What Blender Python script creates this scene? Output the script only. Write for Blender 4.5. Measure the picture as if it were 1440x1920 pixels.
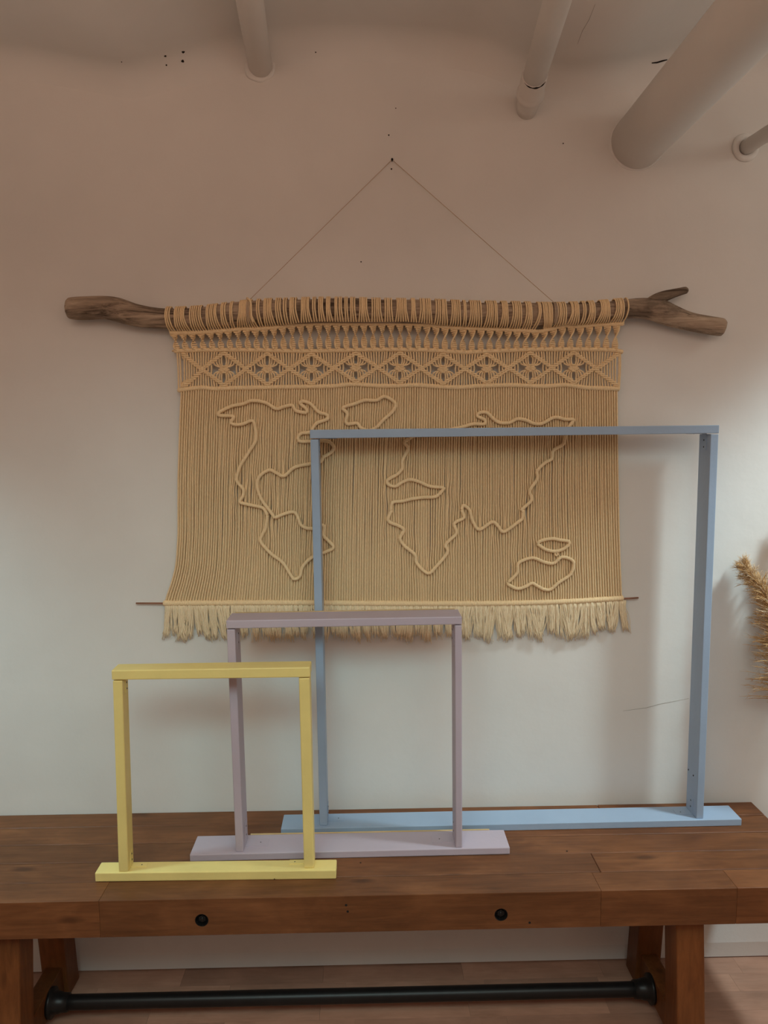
import bpy, bmesh, math, random
import numpy as np
from mathutils import Matrix, Vector
from mathutils.bvhtree import BVHTree

for o in list(bpy.data.objects):
    bpy.data.objects.remove(o)
scene = bpy.context.scene
COL = scene.collection
rng = random.Random(7)

# ------------------------------------------------------------------ camera
F_PX, PITCH, ROLL, YAW = 1430.0, math.radians(-6.2), math.radians(-0.40), math.radians(1.25)
EYE = np.array([0.0, -1.9763, 1.4743])
_f = np.array([math.sin(YAW) * math.cos(PITCH), math.cos(YAW) * math.cos(PITCH), math.sin(PITCH)])
_r = np.array([math.cos(YAW), -math.sin(YAW), 0.0])
_u = np.cross(_r, _f)
RIGHT = math.cos(ROLL) * _r + math.sin(ROLL) * _u
UP = -math.sin(ROLL) * _r + math.cos(ROLL) * _u
FWD = _f
cam_data = bpy.data.cameras.new('camera')
cam = bpy.data.objects.new('camera', cam_data)
COL.objects.link(cam)
cam_data.sensor_fit = 'VERTICAL'
cam_data.sensor_height = 24.0
cam_data.lens = 24.0 * F_PX / 1920.0
cam_data.clip_start = 0.02
m = Matrix.Identity(4)
for i in range(3):
    m[i][0], m[i][1], m[i][2], m[i][3] = RIGHT[i], UP[i], -FWD[i], EYE[i]
cam.matrix_world = m
scene.camera = cam


def ray(px, py):
    return RIGHT * (px - 720) / F_PX + UP * (960 - py) / F_PX + FWD


def on(px, py, axis, val):
    """measured photo point -> world point on the plane axis = val"""
    d = ray(px, py)
    return EYE + d * ((val - EYE[axis]) / d[axis])


# ------------------------------------------------------------------ world and lights
world = bpy.data.worlds.new('world')
scene.world = world
world.use_nodes = True
bg = world.node_tree.nodes['Background']
bg.inputs['Color'].default_value = (1.0, 0.63, 0.475, 1)
bg.inputs['Strength'].default_value = 0.24


def spot(name, loc, target, power, color, full_angle, blend, radius):
    d = bpy.data.lights.new(name, 'SPOT')
    d.energy, d.color, d.spot_size, d.spot_blend, d.shadow_soft_size = power, color, math.radians(full_angle), blend, radius
    o = bpy.data.objects.new(name, d)
    o.location = loc
    o.rotation_euler = (Vector(target) - Vector(loc)).to_track_quat('-Z', 'Y').to_euler()
    COL.objects.link(o)
    return o


# ceiling spots beside each bench end, plus two unseen fill spots added further back
spot('ceiling_or_fill_spot', (1.70, -0.58, 2.35), (1.70, -0.56, 0.0), 104.0, (0.74, 0.95, 0.99), 106, 0.5, 0.10)
spot('ceiling_or_fill_spot', (-1.65, -0.58, 2.35), (-1.65, -0.56, 0.0), 68.0, (0.58, 0.94, 1.0), 92, 0.7, 0.09)
spot('ceiling_or_fill_spot', (0.50, -2.05, 2.36), (0.40, 0.0, 0.45), 70.0, (0.57, 0.95, 0.96), 74, 1.0, 0.52)
spot('ceiling_or_fill_spot', (-0.40, -2.05, 2.36), (-0.50, 0.0, 0.30), 98.0, (0.56, 0.95, 0.97), 72, 1.0, 0.52)

warm = bpy.data.lights.new('warm_fill_light', 'AREA')  # unseen warm panel, added as fill for the wall
warm.energy, warm.color, warm.shape, warm.size, warm.size_y = 7.0, (1.0, 0.61, 0.43), 'RECTANGLE', 3.2, 0.9
warm_o = bpy.data.objects.new('warm_fill_light', warm)
warm_o.location = (0.0, -2.45, 2.12)
warm_o.rotation_euler = Vector((0, 1.0, -0.55)).to_track_quat('-Z', 'Y').to_euler()
COL.objects.link(warm_o)
# added up-facing fill without a fitting, brightens the ceiling
upl = bpy.data.lights.new('ceiling_fill_light', 'AREA')
upl.energy, upl.color, upl.shape, upl.size, upl.size_y = 18.0, (1.0, 0.65, 0.475), 'RECTANGLE', 3.2, 0.5
upl_o = bpy.data.objects.new('ceiling_fill_light', upl)
upl_o.location = (0.0, -1.75, 1.98)
upl_o.rotation_euler = (math.pi, 0, 0)
COL.objects.link(upl_o)
# stray glow of the lamp beside the bench
gl = bpy.data.lights.new('lamp_glow_light', 'POINT')
gl.energy, gl.color, gl.shadow_soft_size = 3.2, (0.95, 0.92, 0.82), 0.15
gl_o = bpy.data.objects.new('lamp_glow_light', gl)
gl_o.location = (1.70, -0.58, 2.30)
COL.objects.link(gl_o)

scene.view_settings.view_transform = 'Standard'
scene.view_settings.look = 'None'
scene.view_settings.gamma = 1.0
scene.view_settings.use_curve_mapping = False
scene.view_settings.exposure = 0.0


# ------------------------------------------------------------------ materials
def material(name, base, rough=0.7, spec=0.3):
    mt = bpy.data.materials.new(name)
    mt.use_nodes = True
    b = mt.node_tree.nodes['Principled BSDF']
    b.inputs['Base Color'].default_value = (*base, 1)
    b.inputs['Roughness'].default_value = rough
    b.inputs['Specular IOR Level'].default_value = spec
    return mt, mt.node_tree, b


def node(nt, kind, **kw):
    n = nt.nodes.new(kind)
    for k, v in kw.items():
        if k in n.inputs:
            n.inputs[k].default_value = v
        else:
            setattr(n, k, v)
    return n


def obj_coords(nt, scale, offset_random=True):
    tc = node(nt, 'ShaderNodeTexCoord')
    mp = node(nt, 'ShaderNodeMapping')
    mp.inputs['Scale'].default_value = scale
    src = tc.outputs['Object']
    if offset_random:
        oi = node(nt, 'ShaderNodeObjectInfo')
        mul = node(nt, 'ShaderNodeMath', operation='MULTIPLY')
        mul.inputs[1].default_value = 37.0
        nt.links.new(oi.outputs['Random'], mul.inputs[0])
        add = node(nt, 'ShaderNodeVectorMath', operation='ADD')
        nt.links.new(src, add.inputs[0])
        nt.links.new(mul.outputs[0], add.inputs[1])
        src = add.outputs[0]
    nt.links.new(src, mp.inputs['Vector'])
    return mp.outputs['Vector']


def noise(nt, vec, scale, detail=4, rough=0.55, dist=0.0):
    n = node(nt, 'ShaderNodeTexNoise')
    n.inputs['Scale'].default_value = scale
    n.inputs['Detail'].default_value = detail
    n.inputs['Roughness'].default_value = rough
    n.inputs['Distortion'].default_value = dist
    nt.links.new(vec, n.inputs['Vector'])
    return n.outputs['Fac']


def ramp(nt, fac, stops):
    r = node(nt, 'ShaderNodeValToRGB')
    e = r.color_ramp.elements
    while len(e) < len(stops):
        e.new(0.5)
    for el, (p, c) in zip(e, stops):
        el.position = p
        el.color = (*c, 1)
    nt.links.new(fac, r.inputs['Fac'])
    return r.outputs['Color']


def bump(nt, b, height, strength, dist):
    n = node(nt, 'ShaderNodeBump')
    n.inputs['Strength'].default_value = strength
    n.inputs['Distance'].default_value = dist
    nt.links.new(height, n.inputs['Height'])
    nt.links.new(n.outputs['Normal'], b.inputs['Normal'])


def mix(nt, a, bcol, fac, mode='MIX'):
    n = node(nt, 'ShaderNodeMix', data_type='RGBA', blend_type=mode)
    if isinstance(fac, float):
        n.inputs[0].default_value = fac
    else:
        nt.links.new(fac, n.inputs[0])
    for s, v in ((6, a), (7, bcol)):
        if isinstance(v, tuple):
            n.inputs[s].default_value = (*v, 1)
        else:
            nt.links.new(v, n.inputs[s])
    return n.outputs[2]


M = {}


def mk_plaster(name, c):
    mt, nt, b = material(name, c, 0.85, 0.2)
    v = obj_coords(nt, (1, 1, 1), False)
    n1 = noise(nt, v, 3.0, 4)
    col = ramp(nt, n1, [(0.3, tuple(x * 0.95 for x in c)), (0.7, tuple(min(1, x * 1.03) for x in c))])
    nt.links.new(col, b.inputs['Base Color'])
    n2 = noise(nt, v, 9.0, 6, 0.55)
    bump(nt, b, n2, 0.16, 0.012)
    return mt


M['plaster'] = mk_plaster('white_plaster', (0.80, 0.785, 0.755))


def mk_paint(name, c, rough=0.5, wear=0.06):
    mt, nt, b = material(name, c, rough, 0.35)
    v = obj_coords(nt, (1, 1, 1), True)
    n1 = noise(nt, v, 9.0, 5, 0.6)
    col = ramp(nt, n1, [(0.25, tuple(x * (1 - wear) for x in c)), (0.75, tuple(min(1, x * (1 + wear)) for x in c))])
    nt.links.new(col, b.inputs['Base Color'])
    n2 = noise(nt, v, 90.0, 4, 0.6)
    bump(nt, b, n2, 0.12, 0.003)
    return mt


M['yellow'] = mk_paint('yellow_paint', (0.86, 0.685, 0.255), 0.45)
M['purple'] = mk_paint('lilac_paint', (0.515, 0.435, 0.505), 0.5, 0.03)
M['blue'] = mk_paint('light_blue_paint', (0.35, 0.455, 0.605), 0.4, 0.04)
M['pipe'] = mk_paint('white_pipe_paint', (0.76, 0.72, 0.675), 0.5, 0.03)
M['baseboard'] = mk_paint('white_board_paint', (0.80, 0.79, 0.76), 0.5, 0.03)


def mk_wood(name, dark, mid, light, axis=0, rough=0.5, grain=7.0, knots=True, spec=0.3):
    mt, nt, b = material(name, mid, rough, spec)
    sc = [1.0, 1.0, 1.0]
    st = [14.0, 14.0, 14.0]
    st[axis] = 1.1
    v = obj_coords(nt, tuple(st), True)
    v2 = obj_coords(nt, (3.2, 7.0, 7.0) if axis == 0 else (7.0, 7.0, 3.2), True)
    g = noise(nt, v, grain, 7, 0.65, 0.6)
    big = noise(nt, v2, 1.6, 4, 0.6, 0.4)
    c1 = ramp(nt, g, [(0.25, dark), (0.5, mid), (0.78, light)])
    c2 = ramp(nt, big, [(0.25, tuple(x * 0.50 for x in mid)), (0.5, mid), (0.78, tuple(x * 1.35 for x in light))])
    col = mix(nt, c1, c2, 0.5)
    oi = node(nt, 'ShaderNodeObjectInfo')
    tint = ramp(nt, oi.outputs['Random'], [(0.0, (0.84, 0.84, 0.84)), (1.0, (1.12, 1.10, 1.08))])
    col = mix(nt, col, tint, 1.0, 'MULTIPLY')
    if knots:
        vo = node(nt, 'ShaderNodeTexVoronoi')
        vo.inputs['Scale'].default_value = 1.0
        kv = obj_coords(nt, (4.5, 13.0, 13.0) if axis == 0 else (13.0, 13.0, 4.5), True)
        nt.links.new(kv, vo.inputs['Vector'])
        k = ramp(nt, vo.outputs['Distance'], [(0.06, (0.30, 0.26, 0.24)), (0.17, (1, 1, 1))])
        col = mix(nt, col, k, 0.75, 'MULTIPLY')
    nt.links.new(col, b.inputs['Base Color'])
    bump(nt, b, g, 0.25, 0.002)
    return mt


M['bench'] = mk_wood('brown_stained_pine', (0.070, 0.0245, 0.009), (0.165, 0.060, 0.0215), (0.255, 0.102, 0.040), 0, 0.42)
M['bench_leg'] = mk_wood('brown_stained_pine_upright', (0.072, 0.023, 0.007), (0.165, 0.056, 0.016), (0.24, 0.088, 0.028), 2, 0.42)
M['floor'] = mk_wood('beech_laminate', (0.38, 0.195, 0.13), (0.48, 0.262, 0.182), (0.54, 0.31, 0.225), 0, 0.35, 9.0, False)
M['floor_base'] = mk_wood('dark_joint_base', (0.12, 0.07, 0.045), (0.16, 0.09, 0.06), (0.20, 0.12, 0.08), 0, 0.6, 9.0, False)
M['pine'] = mk_wood('raw_pine', (0.50, 0.33, 0.15), (0.62, 0.45, 0.23), (0.70, 0.53, 0.30), 0, 0.7, 7.0, False)
M['dowel'] = mk_wood('reddish_dowel', (0.20, 0.085, 0.05), (0.28, 0.13, 0.08), (0.34, 0.17, 0.11), 0, 0.6, 7.0, False)


def mk_driftwood():
    mt, nt, b = material('driftwood', (0.2, 0.13, 0.085), 0.85, 0.15)
    v = obj_coords(nt, (2.2, 26.0, 26.0), False)
    g = noise(nt, v, 2.6, 8, 0.7, 0.9)
    v2 = obj_coords(nt, (5.0, 13.0, 13.0), False)
    g2 = noise(nt, v2, 1.5, 5, 0.6, 0.5)
    c1 = ramp(nt, g, [(0.34, (0.11, 0.078, 0.058)), (0.5, (0.42, 0.315, 0.23)), (0.70, (0.60, 0.47, 0.35))])
    k = ramp(nt, g2, [(0.38, (0.34, 0.33, 0.33)), (0.55, (1.0, 1.0, 1.0))])
    col = mix(nt, c1, k, 0.8, 'MULTIPLY')
    nt.links.new(col, b.inputs['Base Color'])
    bump(nt, b, g, 0.7, 0.006)
    return mt


M['driftwood'] = mk_driftwood()


def mk_cord(name, c, scale=420.0):
    mt, nt, b = material(name, c, 0.9, 0.1)
    v = obj_coords(nt, (1, 1, 0.35), False)
    n1 = noise(nt, v, scale, 3, 0.6)
    col = ramp(nt, n1, [(0.25, tuple(x * 0.86 for x in c)), (0.75, tuple(min(1, x * 1.08) for x in c))])
    nt.links.new(col, b.inputs['Base Color'])
    bump(nt, b, n1, 0.3, 0.001)
    return mt


M['cord'] = mk_cord('cream_cotton_cord', (0.95, 0.71, 0.43))
M['fringe'] = mk_cord('cream_cotton_fringe', (0.90, 0.74, 0.51), 600.0)
M['string'] = mk_cord('thin_tan_string', (0.58, 0.45, 0.33))
M['pampas'] = mk_cord('dry_pampas', (0.68, 0.43, 0.21), 300.0)
M['pampas_light'] = mk_cord('pale_pampas_tip', (0.74, 0.56, 0.38), 300.0)
M['stem'] = mk_cord('dry_stem', (0.50, 0.38, 0.20), 80.0)


def mk_plain(name, c, rough, metal=0.0, n=30.0):
    mt, nt, b = material(name, c, rough, 0.4)
    b.inputs['Metallic'].default_value = metal
    v = obj_coords(nt, (1, 1, 1), False)
    col = ramp(nt, noise(nt, v, n, 3), [(0.3, tuple(x * 0.85 for x in c)), (0.7, tuple(x * 1.12 for x in c))])
    nt.links.new(col, b.inputs['Base Color'])
    return mt


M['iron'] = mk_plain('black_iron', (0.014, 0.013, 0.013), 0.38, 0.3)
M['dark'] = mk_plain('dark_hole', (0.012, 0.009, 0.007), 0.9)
M['crack'] = mk_plain('grey_crack', (0.46, 0.44, 0.41), 0.9)
M['screw'] = mk_plain('dull_screw', (0.06, 0.06, 0.06), 0.5, 0.6)
M['ceramic'] = mk_plain('matte_clay', (0.45, 0.36, 0.30), 0.8)


# ------------------------------------------------------------------ mesh helpers
class MB:
    def __init__(self):
        self.v, self.f, self.s, self.n = [], [], [], 0

    def add(self, verts, faces, smooth=True):
        k = self.n
        self.v.extend(map(tuple, verts))
        self.f.extend([tuple(i + k for i in fc) for fc in faces])
        self.s.extend([smooth] * len(faces))
        self.n += len(verts)

    def tube(self, pts, rad, sides=6, caps=True, smooth=True):
        P = np.asarray(pts, float)
        n = len(P)
        R = np.full(n, rad) if np.isscalar(rad) else np.asarray(rad, float)
        T = np.gradient(P, axis=0)
        T /= np.maximum(np.linalg.norm(T, axis=1, keepdims=True), 1e-12)
        ref = np.array([0, 1.0, 0]) if abs(T[0][1]) < 0.9 else np.array([1.0, 0, 0])
        N = np.cross(T[0], ref)
        N /= np.linalg.norm(N)
        ang = np.linspace(0, 2 * math.pi, sides, endpoint=False)
        ca, sa = np.cos(ang)[:, None], np.sin(ang)[:, None]
        V = []
        for i in range(n):
            N = N - T[i] * (N @ T[i])
            N /= max(np.linalg.norm(N), 1e-9)
            B = np.cross(T[i], N)
            V.append(P[i] + R[i] * (ca * N + sa * B))
        V = np.concatenate(V)
        fc = []
        for i in range(n - 1):
            for j in range(sides):
                a, b2 = i * sides + j, i * sides + (j + 1) % sides
                fc.append((a, b2, b2 + sides, a + sides))
        if caps:
            fc.append(tuple(range(sides))[::-1])
            fc.append(tuple(range((n - 1) * sides, n * sides)))
        self.add(V, fc, smooth)

    def capsule(self, a, b, r, sides=6):
        a, b = np.asarray(a, float), np.asarray(b, float)
        d = b - a
        L = np.linalg.norm(d)
        d = d / L
        e = min(r * 0.8, L * 0.3)
        self.tube([a, a + d * e * 0.35, a + d * e, b - d * e, b - d * e * 0.35, b],
                  [r * 0.3, r * 0.75, r, r, r * 0.75, r * 0.3], sides)

    def build(self, name, mat, parent=None, bevel=0.0):
        o0 = np.array(parent_origin(parent))
        V = np.array(self.v) - o0
        me = bpy.data.meshes.new(name)
        me.from_pydata([tuple(x) for x in V], [], self.f)
        me.polygons.foreach_set('use_smooth', self.s)
        me.materials.append(mat)
        me.update()
        o = bpy.data.objects.new(name, me)
        COL.objects.link(o)
        if parent is not None:
            o.parent = parent
        return o


def parent_origin(p):
    t = Vector((0, 0, 0))
    while p is not None:
        t += p.location
        p = p.parent
    return t


def thing(name, label, cat, loc, group=None):
    o = bpy.data.objects.new(name, None)
    o.empty_display_size = 0.05
    o.location = loc
    o['label'], o['category'] = label, cat
    if group:
        o['group'] = group
    COL.objects.link(o)
    return o


def tag(o, label, cat, group=None):
    o['label'], o['category'] = label, cat
    if group:
        o['group'] = group
    return o


def hexa(c8, name, mat, parent, bev=0.0, seg=2):
    """box from 8 world corners (bottom ring of 4, top ring of 4); origin at its centre"""
    c8 = np.array(c8, float)
    ctr = c8.mean(axis=0)
    bm = bmesh.new()
    vs = [bm.verts.new(tuple(p - ctr)) for p in c8]
    for q in ((3, 2, 1, 0), (4, 5, 6, 7), (0, 1, 5, 4), (1, 2, 6, 5), (2, 3, 7, 6), (3, 0, 4, 7)):
        bm.faces.new([vs[i] for i in q])
    bmesh.ops.recalc_face_normals(bm, faces=bm.faces)
    if bev:
        bmesh.ops.bevel(bm, geom=list(bm.edges), offset=bev, segments=seg, affect='EDGES', profile=0.5)
    me = bpy.data.meshes.new(name)
    bm.to_mesh(me)
    bm.free()
    me.materials.append(mat)
    o = bpy.data.objects.new(name, me)
    COL.objects.link(o)
    if parent is not None:
        o.parent = parent
    o.location = Vector(ctr) - parent_origin(parent)
    return o


def box(x0, x1, y0, y1, z0, z1, name, mat, parent=None, bev=0.0, seg=2):
    return hexa([(x0, y0, z0), (x1, y0, z0), (x1, y1, z0), (x0, y1, z0),
                 (x0, y0, z1), (x1, y0, z1), (x1, y1, z1), (x0, y1, z1)], name, mat, parent, bev, seg)


def cut(o, cutter_mb):
    """carve a mesh out of o with a temporary cutter"""
    c = cutter_mb.build('cutter', M['dark'])
    c.location = c.location - parent_origin(o.parent) - o.location
    md = o.modifiers.new('cut', 'BOOLEAN')
    par = o.parent
    o.parent = None
    loc = o.location.copy()
    o.location = (0, 0, 0)
    md.operation, md.object, md.solver = 'DIFFERENCE', c, 'EXACT'
    bpy.context.view_layer.update()
    dg = bpy.context.evaluated_depsgraph_get()
    me = bpy.data.meshes.new_from_object(o.evaluated_get(dg))
    o.modifiers.clear()
    o.data = me
    o.location = loc
    o.parent = par
    bpy.data.objects.remove(c)


def smooth_path(pts, step):
    """Catmull-Rom through pts, resampled about every step (any dimension)"""
    P = np.asarray(pts, float)
    P = np.vstack([2 * P[0] - P[1], P, 2 * P[-1] - P[-2]])
    out = []
    for i in range(1, len(P) - 2):
        p0, p1, p2, p3 = P[i - 1], P[i], P[i + 1], P[i + 2]
        n = max(2, int(np.linalg.norm(p2 - p1) / step))
        for t in np.linspace(0, 1, n, endpoint=False):
            out.append(0.5 * ((2 * p1) + (p2 - p0) * t + (2 * p0 - 5 * p1 + 4 * p2 - p3) * t * t
                              + (3 * p1 - p0 - 3 * p2 + p3) * t ** 3))
    out.append(P[-2])
    return np.array(out)


# ------------------------------------------------------------------ the setting
X0, X1, YF = -2.6, 2.6, -4.2
mb = MB()
mb.add([(X0, 0, -0.02), (X1, 0, -0.02), (X1, 0, 2.62), (X0, 0, 2.62),
        (X0, 0.12, -0.02), (X1, 0.12, -0.02), (X1, 0.12, 2.62), (X0, 0.12, 2.62)],
       [(0, 1, 2, 3), (7, 6, 5, 4), (4, 5, 1, 0), (3, 2, 6, 7), (0, 3, 7, 4), (1, 5, 6, 2)], False)
wall = mb.build('wall_back', M['plaster'])
wall['kind'] = 'structure'
for nm, xa, xb_ in (('wall_left', X0 - 0.12, X0), ('wall_right', X1, X1 + 0.12)):
    mb = MB()
    mb.add([(x, y, z) for z in (-0.02, 2.62) for x, y in ((xa, YF), (xb_, YF), (xb_, 0.12), (xa, 0.12))],
           [(3, 2, 1, 0), (4, 5, 6, 7), (0, 1, 5, 4), (1, 2, 6, 5), (2, 3, 7, 6), (3, 0, 4, 7)], False)
    w_ = mb.build(nm, M['plaster'])
    w_['kind'] = 'structure'

seam_px = [(-400, 105), (-200, 100), (0, 106), (60, 110), (130, 120), (250, 144), (320, 124), (420, 101), (500, 84),
           (560, 73), (720, 73), (820, 80), (900, 92), (960, 120), (1040, 148), (1120, 142), (1230, 116),
           (1330, 108), (1440, 112), (1700, 110)]
seam = np.array([on(x, y, 1, 0.0)[[0, 2]] for x, y in seam_px])
seam_x = np.linspace(X0, X1, 261)
seam_z = np.interp(seam_x, seam[:, 0], seam[:, 1])
ker = np.exp(-np.linspace(-2, 2, 9) ** 2)
seam_z = np.convolve(np.pad(seam_z, 4, mode='edge'), ker / ker.sum(), 'valid')
rows = []
RC = 0.07
for a in np.linspace(0, math.pi / 2, 7):
    rows.append((0.002 - RC * (1 - math.cos(a)), -RC * (1 - math.sin(a)), 1.0))
for y in (-0.085, -0.11, -0.15, -0.22, -0.30, -0.40, -0.55, -0.9, -1.6, -2.6, YF):
    w = max(0.0, 1 - (abs(y) - 0.068) / 0.45)
    rows.append((y, 0.0, w * w * (3 - 2 * w)))
V, Fc = [], []
nr = np.random.RandomState(3)
for (y, dz, w) in rows:
    for x, z in zip(seam_x, seam_z):
        base = 2.402 + 0.006 * math.sin(3.1 * x + 4 * y) + 0.004 * math.sin(7 * x - 6 * y)
        V.append((x, y, w * (z + dz) + (1 - w) * base))
nx = len(seam_x)
for i in range(len(rows) - 1):
    for j in range(nx - 1):
        Fc.append((i * nx + j, (i + 1) * nx + j, (i + 1) * nx + j + 1, i * nx + j + 1))
mb = MB()
mb.add(V, Fc, True)
ceiling = mb.build('ceiling', M['plaster'])
ceiling['kind'] = 'structure'
CEIL_BVH = BVHTree.FromPolygons([Vector(v) for v in V], Fc)


def shell_hit(px, py):
    """photo point -> (point, normal) on wall or ceiling, from the measured camera"""
    d = Vector(ray(px, py)).normalized()
    h = CEIL_BVH.ray_cast(Vector(EYE), d)
    w = Vector(on(px, py, 1, 0.0))
    if h[0] is not None and (h[0] - Vector(EYE)).length < (w - Vector(EYE)).length:
        nrm = h[1] if h[1].dot(d) < 0 else -h[1]
        return h[0], nrm, ceiling
    return w, Vector((0, -1, 0)), wall


# floor: a base slab with separate laminate strips on it
mb = MB()
mb.add([(X0, YF, -0.004), (X1, YF, -0.004), (X1, 0.0, -0.004), (X0, 0.0, -0.004),
        (X0, YF, -0.05), (X1, YF, -0.05), (X1, 0.0, -0.05), (X0, 0.0, -0.05)],
       [(0, 1, 2, 3), (7, 6, 5, 4), (0, 4, 5, 1), (1, 5, 6, 2), (2, 6, 7, 3), (3, 7, 4, 0)], False)
floor = mb.build('floor', M['floor_base'])
floor['kind'] = 'structure'
STRIP = 0.0645
rowcount = 15
for k in range(rowcount):
    ya = -0.0135 - STRIP * k
    if k == 0:
        y_hi = -0.0005
    else:
        y_hi = ya - 0.0002
    y_lo = ya - STRIP + 0.0002
    x = -1.55 + rng.uniform(-0.3, 0)
    if k == 0:
        x = 1.008 - 0.38 * 7
    while x < 1.65:
        L = 0.38 if k == 0 else rng.uniform(0.30, 0.44)
        box(x + 0.0002, x + L - 0.0002, y_lo, y_hi, -0.004, 0.0, 'floor_strip', M['floor'], floor)
        x += L

mb = MB()
prof = [(0.0, 0.003), (-0.014, 0.003), (-0.014, 0.045), (-0.0125, 0.052), (-0.003, 0.100), (0.0, 0.103)]
n = len(prof)
mb.add([(X0, y, z) for y, z in prof] + [(X1, y, z) for y, z in prof],
       [(i, i + 1, n + i + 1, n + i) for i in range(n - 1)] + [tuple(range(n))[::-1], tuple(range(n, 2 * n))], False)
bb = mb.build('baseboard_back', M['baseboard'])
bb['kind'] = 'structure'


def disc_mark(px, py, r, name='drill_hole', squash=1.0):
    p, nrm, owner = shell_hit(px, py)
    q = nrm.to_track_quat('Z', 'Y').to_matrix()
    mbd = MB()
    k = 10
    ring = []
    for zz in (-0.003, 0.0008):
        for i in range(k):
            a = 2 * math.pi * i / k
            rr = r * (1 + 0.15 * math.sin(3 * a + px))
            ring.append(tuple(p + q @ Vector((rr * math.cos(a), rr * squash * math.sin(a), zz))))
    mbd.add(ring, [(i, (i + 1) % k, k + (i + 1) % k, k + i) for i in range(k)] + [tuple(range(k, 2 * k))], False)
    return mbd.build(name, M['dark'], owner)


for hx, hy, hr in ((310, 105, 0.0032), (343.5, 97.5, 0.0042), (342.5, 114.5, 0.0040), (312, 122, 0.0022),
                   (228, 116, 0.0015), (592, 98, 0.0018), (729, 253.5, 0.0022), (734, 317, 0.0024),
                   (677, 491, 0.0020), (1056, 269, 0.0018), (742, 203, 0.0015)):
    disc_mark(hx, hy, hr * 0.85)


def surface_line(pts, w, name, mat):
    P = []
    for x, y in pts:
        h, nrm, owner = shell_hit(x, y)
        P.append(np.array(h + nrm * 0.0002))
    mbd = MB()
    k = len(P)
    mbd.tube(P, [w * (0.25 + 0.75 * math.sin(math.pi * (i + 0.5) / k)) for i in range(k)], 5)
    return mbd.build(name, mat, owner)


surface_line([(1168, 1333), (1190, 1330), (1212, 1327), (1235, 1320), (1262, 1315), (1292, 1309)], 0.0008, 'wall_crack', M['crack'])
surface_line([(1222, 118), (1232, 117), (1242, 114), (1251, 112)], 0.0022, 'paint_chip', M['dark'])
surface_line([(1083, 82), (1092, 58), (1105, 36), (1116, 8)], 0.0006, 'ceiling_crack', M['crack'])


# ------------------------------------------------------------------ pipes under the ceiling
def axis_pipe(p0, p1, length):
    p0, p1 = np.array(p0), np.array(p1)
    d = (p1 - p0) / np.linalg.norm(p1 - p0)
    return p0 - d * 0.004, p0 + d * length, d


def lumpy_ring(p0, d, r, tube_r, seed, name, mat, parent, amp=0.3):
    """a collar of filler where a pipe meets the wall"""
    q = Vector(d).to_track_quat('Z', 'Y').to_matrix()
    rs = np.random.RandomState(seed)
    ph = rs.uniform(0, 6.28, 4)
    mbd = MB()
    K, S = 40, 8
    V, Fc2 = [], []
    for i in range(K):
        a = 2 * math.pi * i / K
        wob = 1 + amp * (0.5 * math.sin(2 * a + ph[0]) + 0.35 * math.sin(3 * a + ph[1]) + 0.25 * math.sin(7 * a + ph[2]))
        for j in range(S):
            b = 2 * math.pi * j / S
            rr = r + tube_r * wob * math.cos(b) * 1.3
            V.append(tuple(Vector(p0) + q @ Vector((rr * math.cos(a), rr * math.sin(a), tube_r * wob * math.sin(b)))))
    for i in range(K):
        for j in range(S):
            Fc2.append((i * S + j, ((i + 1) % K) * S + j, ((i + 1) % K) * S + (j + 1) % S, i * S + (j + 1) % S))
    mbd.add(V, Fc2, True)
    return mbd.build(name, mat, parent)


def pipe_thing(label, p0, p1, r, length=3.4, sides=32):
    a, b, d = axis_pipe(p0, p1, length)
    root = thing('ceiling_pipe', label, 'pipe', tuple(a))
    mbp = MB()
    mbp.tube([a + (b - a) * t for t in np.linspace(0, 1, 12)], r, sides)
    mbp.build('pipe_run', M['pipe'], root)
    return root, a, d


r1, a1, d1 = pipe_thing('slim white painted pipe entering the wall beside four drill holes', on(488, 124, 1, 0.0),
                        on(468, 0, 2, on(488, 124, 1, 0.0)[2]), 0.029)
lumpy_ring(a1 + d1 * 0.004, d1, 0.030, 0.0065, 4, 'plaster_collar', M['plaster'], r1, 0.45)

p2 = on(989, 188, 1, 0.0)
r2, a2, d2 = pipe_thing('white pipe ending in a stepped socket with cracked paint', p2, on(1045, 0, 2, p2[2]), 0.027)
bpy.data.objects.remove(r2.children[0])
mb = MB()
mb.tube([a2 + d2 * t for t in np.linspace(0.12, 3.4, 12)], 0.027, 32)
mb.build('pipe_run', M['pipe'], r2)
B2 = on(987, 207, 1, 0.004)
A2 = a2 + d2 * 0.138
e2d = (B2 - A2) / np.linalg.norm(B2 - A2)
LS = np.linalg.norm(B2 - A2)
mb = MB()
mb.tube([A2 + e2d * LS * t for t in (-0.01, 0.0, 0.02, 0.40, 0.44, 0.47, 0.52, 0.55, 0.60, 0.80, 1.0)],
        [0.0270, 0.0290, 0.0300, 0.0300, 0.0315, 0.0335, 0.0335, 0.0315, 0.0290, 0.0270, 0.0245], 32)
mb.build('socket', M['pipe'], r2)
q2 = Vector(d2).to_track_quat('Z', 'Y').to_matrix()
arc = []
for i in range(17):
    a = math.radians(215 + 112 * i / 16)
    loc = q2 @ Vector((0, 0, 0))
    e1 = np.array([1.0, 0, 0]) - d2 * d2[0]
    e1 /= np.linalg.norm(e1)
    e2 = np.cross(d2, e1)
    e2 = e2 if e2[2] > 0 else -e2
    arc.append(a2 + d2 * 0.1405 + 0.0286 * (math.cos(a) * e1 + math.sin(a) * e2))
mb = MB()
mb.tube(arc, [0.0004 + 0.0019 * math.sin(math.pi * (i + 0.5) / 17) * (1 + 0.3 * math.sin(5 * i)) for i in range(17)], 6)
mb.build('paint_crack', M['dark'], r2)

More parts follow.
